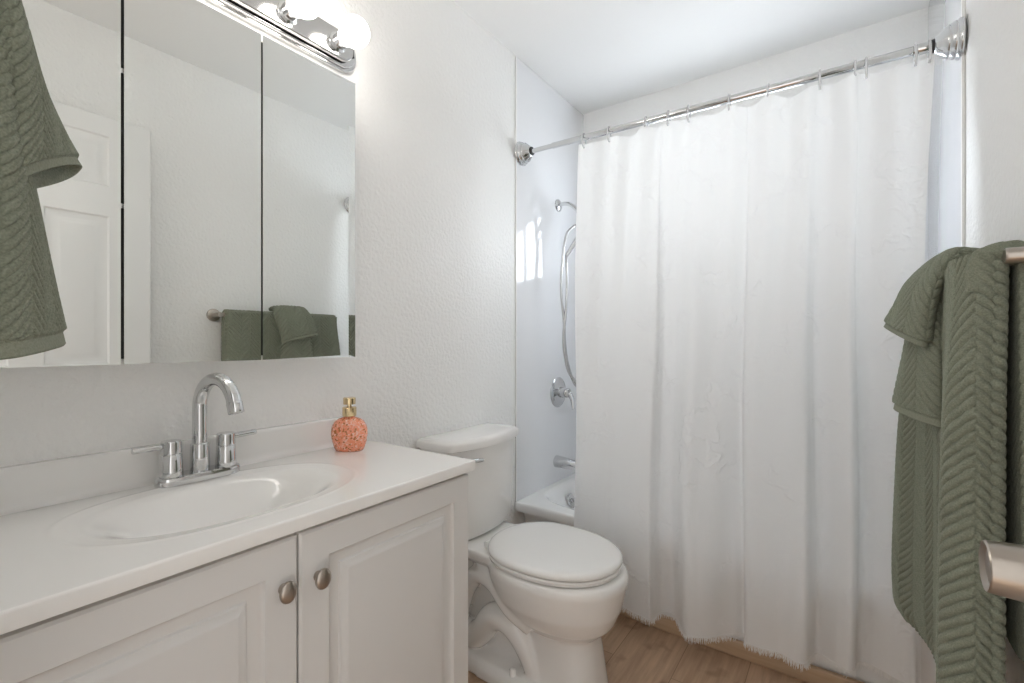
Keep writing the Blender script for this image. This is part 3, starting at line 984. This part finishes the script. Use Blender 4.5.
add_tube(bm, hp, [0.0095, 0.0125, 0.0130, 0.0125, 0.014], 20, 6)
hd = Vector((0.68, -0.52, -0.52)).normalized()
add_lathe(bm, Vector((0.178, 2.118, 1.802)) - hd * 0.012, hd, [(0, 0.016), (0.006, 0.034), (0.018, 0.050), (0.030, 0.054), (0.036, 0.053), (0.038, 0.048), (0.038, 0.0)], 36)
obj('shower_head', bm, M['chrome'], sh, 40)
bm = bmesh.new()
hose = [(0.150, 2.160, 1.752), (0.120, 2.180, 1.735), (0.098, 2.140, 1.71), (0.098, 2.075, 1.665), (0.098, 2.045, 1.600), (0.096, 2.024, 1.48), (0.096, 2.019, 1.36), (0.100, 2.038, 1.22), (0.100, 2.050, 1.10), (0.100, 2.082, 1.00), (0.106, 2.140, 0.905),
        (0.135, 2.185, 0.862), (0.150, 2.150, 0.870), (0.112, 2.075, 0.96), (0.106, 2.040, 1.04), (0.104, 2.026, 1.14), (0.110, 2.042, 1.28), (0.110, 2.052, 1.40), (0.106, 2.054, 1.50), (0.102, 2.057, 1.549)]
pts = catmull(hose, 40)
rad = [0.0068 + 0.0006 * math.sin(i * 2.2) for i in range(len(pts))]
add_tube(bm, pts, rad, 12)
o_ = obj('hose', bm, M['chrome_soft'], sh, 60)

# ------------------------------------------------------------------ curtain rod
RY, RZL, RZR = 1.800, 1.996, 1.972
rodz = lambda x: RZL + (RZR - RZL) * x / 1.5
cr_ = thing('curtain_rod', 'chrome tension shower curtain rod spanning the tub alcove', 'curtain rod', (0.75, RY, RZL))
bm = bmesh.new()
add_cyl(bm, (0.05, RY, rodz(.05)), (0.55, RY, rodz(.55)), 0.0105, 24); obj('inner_tube', bm, M['chrome'], cr_)
bm = bmesh.new()
add_cyl(bm, (0.175, RY, rodz(.175)), (1.40, RY, rodz(1.4)), 0.0130, 24, bev=.001)
add_cyl(bm, (1.40, RY, rodz(1.4)), (1.47, RY, rodz(1.47)), 0.0155, 24, bev=.001)
obj('outer_tube', bm, M['chrome'], cr_)
for x0, d in ((0.004, 1), (W - 0.006, -1)):
    bm = bmesh.new()
    add_lathe(bm, (x0, RY, rodz(x0)), (d, 0, 0), [(0, 0.054), (0.004, 0.055), (0.008, 0.053), (0.012, 0.049), (0.015, 0.050), (0.020, 0.048), (0.026, 0.043), (0.029, 0.0445), (0.034, 0.042),
              (0.042, 0.034), (0.052, 0.026), (0.058, 0.022)], 40)
    f_ = obj('flange', bm, M['chrome'], cr_, 60)
    bm = bmesh.new(); add_lathe(bm, (x0 + d * 0.057, RY, rodz(x0)), (d, 0, 0), [(0, 0.0195), (0.007, 0.0185), (0.008, 0.015)], 28)
    o_ = obj('gasket', bm, M['rubber'], f_); o_['label'] = 'black rubber gasket'

# ------------------------------------------------------------------ shower curtain
cu = thing('shower_curtain', 'white fringed cotton shower curtain hanging in front of the tub', 'shower curtain', (0.88, 1.76, 1.95))
ctrl = [(.318, .005), (.36, -.008), (.44, -.016), (.52, -.028), (.60, -.045), (.648, -.058), (.662, -.050), (.668, -.010), (.682, .020), (.715, .020), (.742, -.008), (.785, -.060), (.83, -.056), (.88, -.032),
        (.925, -.004), (.950, .016), (.960, .004), (.966, -.034), (.995, -.050), (1.06, -.048), (1.115, -.064), (1.140, -.060), (1.152, -.022), (1.164, .008), (1.19, .000), (1.22, -.030), (1.248, -.055),
        (1.262, -.042), (1.270, .006), (1.30, .016), (1.35, -.010), (1.40, -.016), (1.444, .006)]
prof = catmull([Vector((x, o, 0)) for x, o in ctrl], 24)
pa = np.array([[p.x, p.y] for p in prof])
sl = np.concatenate([[0], np.cumsum(np.linalg.norm(np.diff(pa, axis=0), axis=1))])
NU, NV = 620, 170
q = np.linspace(0, sl[-1], NU)
cx_ = np.interp(q, sl, pa[:, 0]); co_ = np.interp(q, sl, pa[:, 1])
ringx = [0.330, 0.444, 0.600, 0.688, 0.762, 0.902, 1.024, 1.171, 1.262, 1.290, 1.405, 1.436]
top_sag = np.zeros(NU); pinch = np.zeros(NU)
rx = np.array(ringx)
for i, x in enumerate(cx_):
    k = np.searchsorted(rx, x)
    if 0 < k < len(rx):
        g_ = rx[k] - rx[k - 1]; u = (x - rx[k - 1]) / g_
        top_sag[i] = 4 * u * (1 - u) * min(0.16 * g_, 0.022)
    pinch[i] = np.exp(-((x - rx) / 0.012) ** 2).max()
ztop = np.interp(cx_, [0.312, 1.444], [1.972, 1.948])
zhem = np.interp(cx_, [0.31, 0.6, 0.8, 1.0, 1.25, 1.444], [0.118, 0.104, 0.104, 0.134, 0.154, 0.160]) + 0.003 * np.sin(cx_ * 21.0)
tt = np.linspace(0, 1, NV)[:, None]
amp = 0.09 + 0.91 * np.clip(tt / 0.85, 0, 1) ** 1.1
yb_ = 1.797 - 0.068 * np.clip(tt / 0.75, 0, 1) ** 0.8
PX = np.repeat(cx_[None, :], NV, 0) + 0.004 * np.sin(tt * 9 + cx_[None, :] * 6)
PX = PX - 0.022 * np.exp(-((cx_ - 0.318) / 0.05) ** 2)[None, :] * (1 - np.clip(tt / 0.6, 0, 1))
edge_w = np.exp(-((cx_ - 1.444) / 0.03) ** 2)
PX = PX - 0.030 * edge_w[None, :] * np.clip(tt / 0.5, 0, 1)
# soft secondary creases fanning from the rings
crease = 0.012 * np.exp(-tt / 0.28) * np.sin((cx_[None, :] - 0.3) * 58 + 2.2 * tt)
wrk = 0.0035 * np.sin(cx_[None, :] * 34 + 3 * np.sin(tt * 5 + cx_[None, :] * 3)) + 0.0022 * np.sin(cx_[None, :] * 71 + tt * 7) + 0.0015 * np.sin(tt * 23 + 4 * np.sin(cx_[None, :] * 6))
PY = yb_ + amp * co_[None, :] + crease + wrk * (0.4 + 0.6 * tt) + 0.005 * pinch[None, :] * np.exp(-tt / 0.03)
PZ = ztop[None, :] - top_sag[None, :] * (1 - tt) ** 6 + (zhem - ztop)[None, :] * tt
bm = add_grid_bm(np.stack([PX, PY, PZ], 2))
obj('cloth', bm, M['curtain'], cu, 0)
cl = [o for o in cu.children if o.name.startswith('cloth')][0]
cl.data.polygons.foreach_set('use_smooth', [True] * len(cl.data.polygons))
# fringe: short threads along the hem
bm = bmesh.new()
hx = np.interp(np.linspace(0, NU - 1, 900), np.arange(NU), PX[-1]); hy = np.interp(np.linspace(0, NU - 1, 900), np.arange(NU), PY[-1]); hz = np.interp(np.linspace(0, NU - 1, 900), np.arange(NU), PZ[-1])
for i in range(900):
    p = Vector((hx[i], hy[i], hz[i] + 0.002))
    L_ = random.uniform(0.012, 0.026)
    e = p + Vector((random.uniform(-.004, .004), random.uniform(-.003, .003), -L_))
    add_tube(bm, [p, (p + e) / 2 + Vector((random.uniform(-.0015, .0015), 0, 0)), e], [0.0009, 0.0008, 0.0005], 4)
o_ = obj('fringe', bm, M['thread'], cu, 60); o_['kind'] = 'stuff'
# clear rings
ring0 = None
order = ['at the left end of', 'second from the left on', 'third from the left on', 'fourth from the left on', 'fifth from the left on', 'sixth from the left on',
         'seventh from the left on', 'eighth from the left on', 'ninth from the left on', 'tenth from the left on', 'next to the right end of', 'at the right end of']
for k, x in enumerate(ringx):
    if ring0 is None:
        bm = bmesh.new()
        rings = []
        for i in range(28):
            t = PI * 2 * i / 28
            c = Vector((0, 0.018 * math.sin(t), -0.0135 + 0.0305 * math.cos(t)))
            nrm = Vector((0, math.sin(t), math.cos(t)))
            rings.append([c + Vector((1, 0, 0)) * 0.0034 * math.cos(2 * PI * j / 10) + nrm * 0.0024 * math.sin(2 * PI * j / 10) for j in range(10)])
        add_rings(bm, rings + [rings[0]], False, False)
        bmesh.ops.remove_doubles(bm, verts=bm.verts[:], dist=1e-5)
        ring0 = obj('curtain_ring', bm, M['plastic'], None, 60)
        o_ = ring0
    else:
        o_ = ring0.copy(); COL.objects.link(o_)
    o_.location = (x, RY, rodz(x))
    tag(o_, 'clear plastic curtain ring ' + order[k] + ' the rod', 'curtain ring', 'clear curtain rings on the rod')

# ------------------------------------------------------------------ towel bars
def towel_bar(name, label, p0, p1, wall_axis, wall_co):
    t = thing(name, label, 'towel bar', ((p0[0] + p1[0]) / 2, (p0[1] + p1[1]) / 2, p0[2]))
    bm = bmesh.new(); add_cyl(bm, p0, p1, 0.0105, 24, bev=.001); obj('bar', bm, M['nickel'], t)
    for p in (p0, p1):
        w_ = list(p); w_[wall_axis] = wall_co
        d = Vector(w_) - Vector(p); L_ = d.length
        bm = bmesh.new()
        s = 1
        add_lathe(bm, w_, -d, [(0, 0.031), (0.005, 0.031), (0.009, 0.029), (0.012, 0.022), (0.014, 0.0125), (L_ + 0.010, 0.0125), (L_ + 0.0125, 0.0105), (L_ + 0.0130, 0)], 36)
        obj('post', bm, M['nickel'], t, 40)
    return t
BX, BZ = 1.445, 1.250
towel_bar('towel_bar', 'brushed nickel towel bar on the right wall holding the long green towel', (BX, 1.016, BZ), (BX, 1.600, BZ), 0, W)
LBY, LBZ = 0.052, 1.468
towel_bar('towel_bar', 'brushed nickel towel bar on the wall beside the doorway, over the counter', (0.12, LBY, LBZ), (0.60, LBY, LBZ), 1, YN)

# ------------------------------------------------------------------ bath towel on the right bar
bt = thing('bath_towel', 'long sage green herringbone bath towel folded over the right wall bar', 'towel', (BX, 1.35, BZ))
NS, NZ = 900, 680
def sect(pts, z_near, z_far):
    c = closed_curve(pts, NS)
    y = c[:, 1]
    f = (y - y.min()) / (y.max() - y.min())
    return np.column_stack([c, z_near + (z_far - z_near) * f])
top = [(1.437, 1.054), (1.426, 1.047), (1.414, 1.045), (1.408, 1.051), (1.400, 1.069), (1.394, 1.124), (1.404, 1.244), (1.406, 1.428), (1.402, 1.529), (1.398, 1.584), (1.404, 1.619), (1.422, 1.627), (1.438, 1.612), (1.440, 1.391), (1.438, 1.161)]
mid = [(1.433, 1.049), (1.420, 1.039), (1.404, 1.036), (1.395, 1.042), (1.381, 1.064), (1.384, 1.124), (1.403, 1.244), (1.406, 1.428), (1.388, 1.529), (1.366, 1.584), (1.374, 1.626), (1.400, 1.634), (1.432, 1.617), (1.434, 1.391), (1.432, 1.161)]
low = [(1.433, 1.051), (1.420, 1.040), (1.401, 1.036), (1.388, 1.042), (1.372, 1.065), (1.378, 1.124), (1.402, 1.244), (1.406, 1.428), (1.378, 1.529), (1.349, 1.584), (1.358, 1.626), (1.390, 1.634), (1.428, 1.617), (1.432, 1.391), (1.432, 1.161)]
bot = [(1.433, 1.056), (1.422, 1.047), (1.403, 1.045), (1.390, 1.053), (1.376, 1.075), (1.382, 1.134), (1.404, 1.244), (1.408, 1.428), (1.388, 1.529), (1.368, 1.575), (1.374, 1.607), (1.396, 1.614), (1.426, 1.603), (1.430, 1.391), (1.430, 1.161)]
rows = [(0.0, sect(top, 1.262, 1.262)), (0.12, sect([tuple(np.array(p)) for p in top], 1.215, 1.215)), (0.35, sect(mid, 1.0, 1.0)), (0.70, sect(low, 0.66, 0.66)), (0.93, sect(low, 0.43, 0.445)), (1.0, sect(bot, 0.385, 0.405))]
P = spline_rows(rows, NZ)
P = displaced(P, 0.0085, lambda u, v_: chevron(u + 0.012, v_), True)
bm = bmesh.new()
vs = add_grid(bm, P, True)
bm.faces.new(vs[-1]); bm.faces.new(vs[0][::-1])
o_ = obj('front_fold', bm, M['terry'], bt, 0); o_.data.polygons.foreach_set('use_smooth', [True] * len(o_.data.polygons))
# roll over the bar + back drape
bm = bmesh.new()
ys = np.linspace(1.040, 1.628, 260)
path = [(1.394, 1.20), (1.394, 1.235), (1.400, 1.258), (1.417, 1.267), (1.440, 1.272), (1.457, 1.270), (1.469, 1.262), (1.476, 1.248), (1.478, 1.20), (1.481, 1.0), (1.484, 0.80), (1.485, 0.66), (1.482, 0.62),
        (1.474, 0.607), (1.466, 0.62), (1.464, 0.70), (1.461, 0.9), (1.459, 1.1), (1.4585, 1.22), (1.456, 1.248), (1.447, 1.2625), (1.435, 1.2610), (1.430, 1.25), (1.428, 1.20)]
pc = np.array([[p.x, p.y] for p in catmull([Vector((a, c, 0)) for a, c in path], 14)])
s_ = np.concatenate([[0], np.cumsum(np.linalg.norm(np.diff(pc, axis=0), axis=1))])
qq = np.linspace(0, s_[-1], 420)
px_, pz_ = np.interp(qq, s_, pc[:, 0]), np.interp(qq, s_, pc[:, 1])
P = np.zeros((420, 260, 3))
sm_ = np.clip((ys - 1.06) / 0.08, 0, 1); sm_ = sm_ * sm_ * (3 - 2 * sm_)
P[:, :, 0] = px_[:, None] + np.clip((1.425 - px_) / 0.03, 0, 1)[:, None] * (0.008 + 0.010 * sm_[None, :]); P[:, :, 1] = ys[None, :]; P[:, :, 2] = pz_[:, None]
# back bottom corners rounded at the near edge
e_ = np.clip((1.10 - ys) / 0.08, 0, 1) ** 2 * 0.07
P[:, :, 2] += e_[None, :] * np.clip((1.0 - pz_) / 0.3, 0, 1)[:, None]
P = displaced(P, -0.0060, lambda u, v_: chevron(u, v_), False)
vs = add_grid(bm, P)
nlen = len(vs)
bm.faces.new([r[0] for r in vs]); bm.faces.new([r[-1] for r in vs][::-1])
o_ = obj('back_fold', bm, M['terry'], bt, 0); o_.data.polygons.foreach_set('use_smooth', [True] * len(o_.data.polygons))


# ------------------------------------------------------------------ small towels (tie-folded) hung over the bars
def flap(name, parent, rows, hem=0.014, open_end=False, nz=380, ns=340, chev=True, col=0.048, rib=0.0190, amp=0.0066):
    """rows: list of (A, B, thick, bulge) - a flattened tube between points A and B whose outer face bulges outward"""
    secs = []
    for t, A, B, th, out in rows:
        A, B, out = Vector(A), Vector(B), Vector(out)
        d = (B - A); L_ = d.length; d.normalize()
        nrm = out - d * out.dot(d)
        if nrm.length > 1e-6:
            nrm.normalize()
        pts = []
        for i in range(ns):
            a = 2 * PI * i / ns
            c, s = math.cos(a), math.sin(a)
            u = 0.5 - 0.5 * math.copysign(abs(c) ** 0.9, c)
            pts.append(tuple(A + d * (L_ * u) + nrm * (th * math.copysign(abs(s) ** 0.8, s))))
        secs.append((t, np.array(pts)))
    P0 = spline_rows(secs, nz)
    if chev:
        total = np.linalg.norm(np.diff(P0, axis=0), axis=2).sum(0).mean()
        def hf(u, v_):
            fade = np.clip((total - hem - v_) / 0.004, 0, 1)
            return chevron(u, v_, col, rib) * fade
        c0 = P0.mean(1, keepdims=True)
        P1 = displaced(P0, amp, hf, True)
        # make sure the ribs point outward
        if np.mean(np.linalg.norm(P1 - c0, axis=2)) < np.mean(np.linalg.norm(P0 - c0, axis=2)):
            P1 = displaced(P0, -amp, hf, True)
    else:
        P1 = P0
    bm = bmesh.new()
    vs = add_grid(bm, P1, True)
    bm.faces.new(vs[0][::-1])
    if open_end:
        # turn the hem inwards: a real opening with an inner lining
        cen = P0[-1].mean(0)
        prev = vs[-1]
        for back, sc in ((0, 0.90), (14, 0.84), (60, 0.74), (120, 0.5)):
            src = P0[-1 - back]; cc = src.mean(0)
            cur = [bm.verts.new(tuple(cc + (p - cc) * sc)) for p in src]
            for i in range(ns):
                j = (i + 1) % ns
                bm.faces.new((prev[i], prev[j], cur[j], cur[i]))
            prev = cur
        bm.faces.new(prev)
    else:
        prev = vs[-1]
        dv = P0[-1] - P0[-4]
        for adv, sc in ((0.002, 0.93), (0.003, 0.6)):
            cc = P0[-1].mean(0)
            dirv = dv.mean(0); dirv = dirv / np.linalg.norm(dirv)
            cur = [bm.verts.new(tuple(cc + (p - cc) * np.array(sc) + dirv * adv)) for p in P0[-1]]
            for i in range(ns):
                j = (i + 1) % ns
                bm.faces.new((prev[i], prev[j], cur[j], cur[i]))
            prev = cur
        bm.faces.new(prev)
    o = obj(name, bm, [M['terry'], M['terry_hem']], parent, 0)
    me = o.data
    me.polygons.foreach_set('use_smooth', [True] * len(me.polygons))
    nh = int(nz * (1 - hem / max(total, 1e-6))) if chev else nz
    idx = np.zeros(len(me.polygons), int)
    idx[nh * ns:(nz - 1) * ns] = 1
    me.polygons.foreach_set('material_index', idx.tolist())
    return o

hw = thing('hand_towel', 'small sage green hand towel draped over the middle of the long towel', 'towel', (BX, 1.37, BZ + 0.03))
OUT = Vector((-1, -0.15, 0.15))
flap('long_end', hw, [(0, (1.450, 1.300, 1.282), (1.450, 1.425, 1.284), 0.008, (0, 0, 1)), (0.10, (1.415, 1.300, 1.283), (1.415, 1.425, 1.284), 0.009, (-.4, 0, 1)), (0.28, (1.398, 1.300, 1.215), (1.378, 1.428, 1.205), 0.013, OUT),
                      (0.6, (1.396, 1.296, 1.08), (1.356, 1.436, 1.075), 0.018, OUT), (1, (1.397, 1.288, 0.944), (1.334, 1.436, 0.960), 0.017, OUT)])
flap('short_end', hw, [(0, (1.455, 1.262, 1.290), (1.450, 1.425, 1.295), 0.008, (0, 0, 1)), (0.16, (1.414, 1.258, 1.292), (1.410, 1.430, 1.297), 0.012, (-.4, 0, 1)), (0.42, (1.384, 1.262, 1.235), (1.366, 1.440, 1.254), 0.017, (-1, -.2, .6)),
                       (0.72, (1.374, 1.280, 1.166), (1.342, 1.448, 1.202), 0.019, (-1, -.2, .4)), (1, (1.370, 1.290, 1.108), (1.320, 1.456, 1.156), 0.022, (-1, -.5, .3))], open_end=True, hem=0.010)

hl = thing('hand_towel', 'sage green hand towel on the bar beside the mirror, above the counter', 'towel', (0.45, LBY, LBZ + 0.02))
OUTL = Vector((0.15, 1, 0.15))
flap('long_end', hl, [(0, (0.60, 0.040, 1.484), (0.44, 0.040, 1.484), 0.009, (0, 0, 1)), (0.10, (0.60, 0.062, 1.486), (0.44, 0.060, 1.486), 0.009, (0, .4, 1)), (0.28, (0.595, 0.072, 1.42), (0.44, 0.074, 1.41), 0.014, OUTL),
                      (0.6, (0.585, 0.078, 1.27), (0.450, 0.108, 1.27), 0.018, OUTL), (1, (0.580, 0.079, 1.104), (0.464, 0.140, 1.118), 0.017, OUTL)], col=0.028, rib=0.0115, amp=0.0044)
flap('short_end', hl, [(0, (0.585, 0.040, 1.493), (0.43, 0.040, 1.495), 0.008, (0, 0, 1)), (0.16, (0.600, 0.066, 1.496), (0.43, 0.064, 1.500), 0.010, (0, .4, 1)), (0.42, (0.598, 0.083, 1.425), (0.432, 0.092, 1.445), 0.015, (.2, 1, .5)),
                       (0.72, (0.580, 0.088, 1.345), (0.438, 0.128, 1.388), 0.020, (.5, 1, .4)), (1, (0.572, 0.093, 1.276), (0.446, 0.164, 1.336), 0.016, (0, .6, .9))], open_end=True, hem=0.010, col=0.028, rib=0.0105, amp=0.0042)
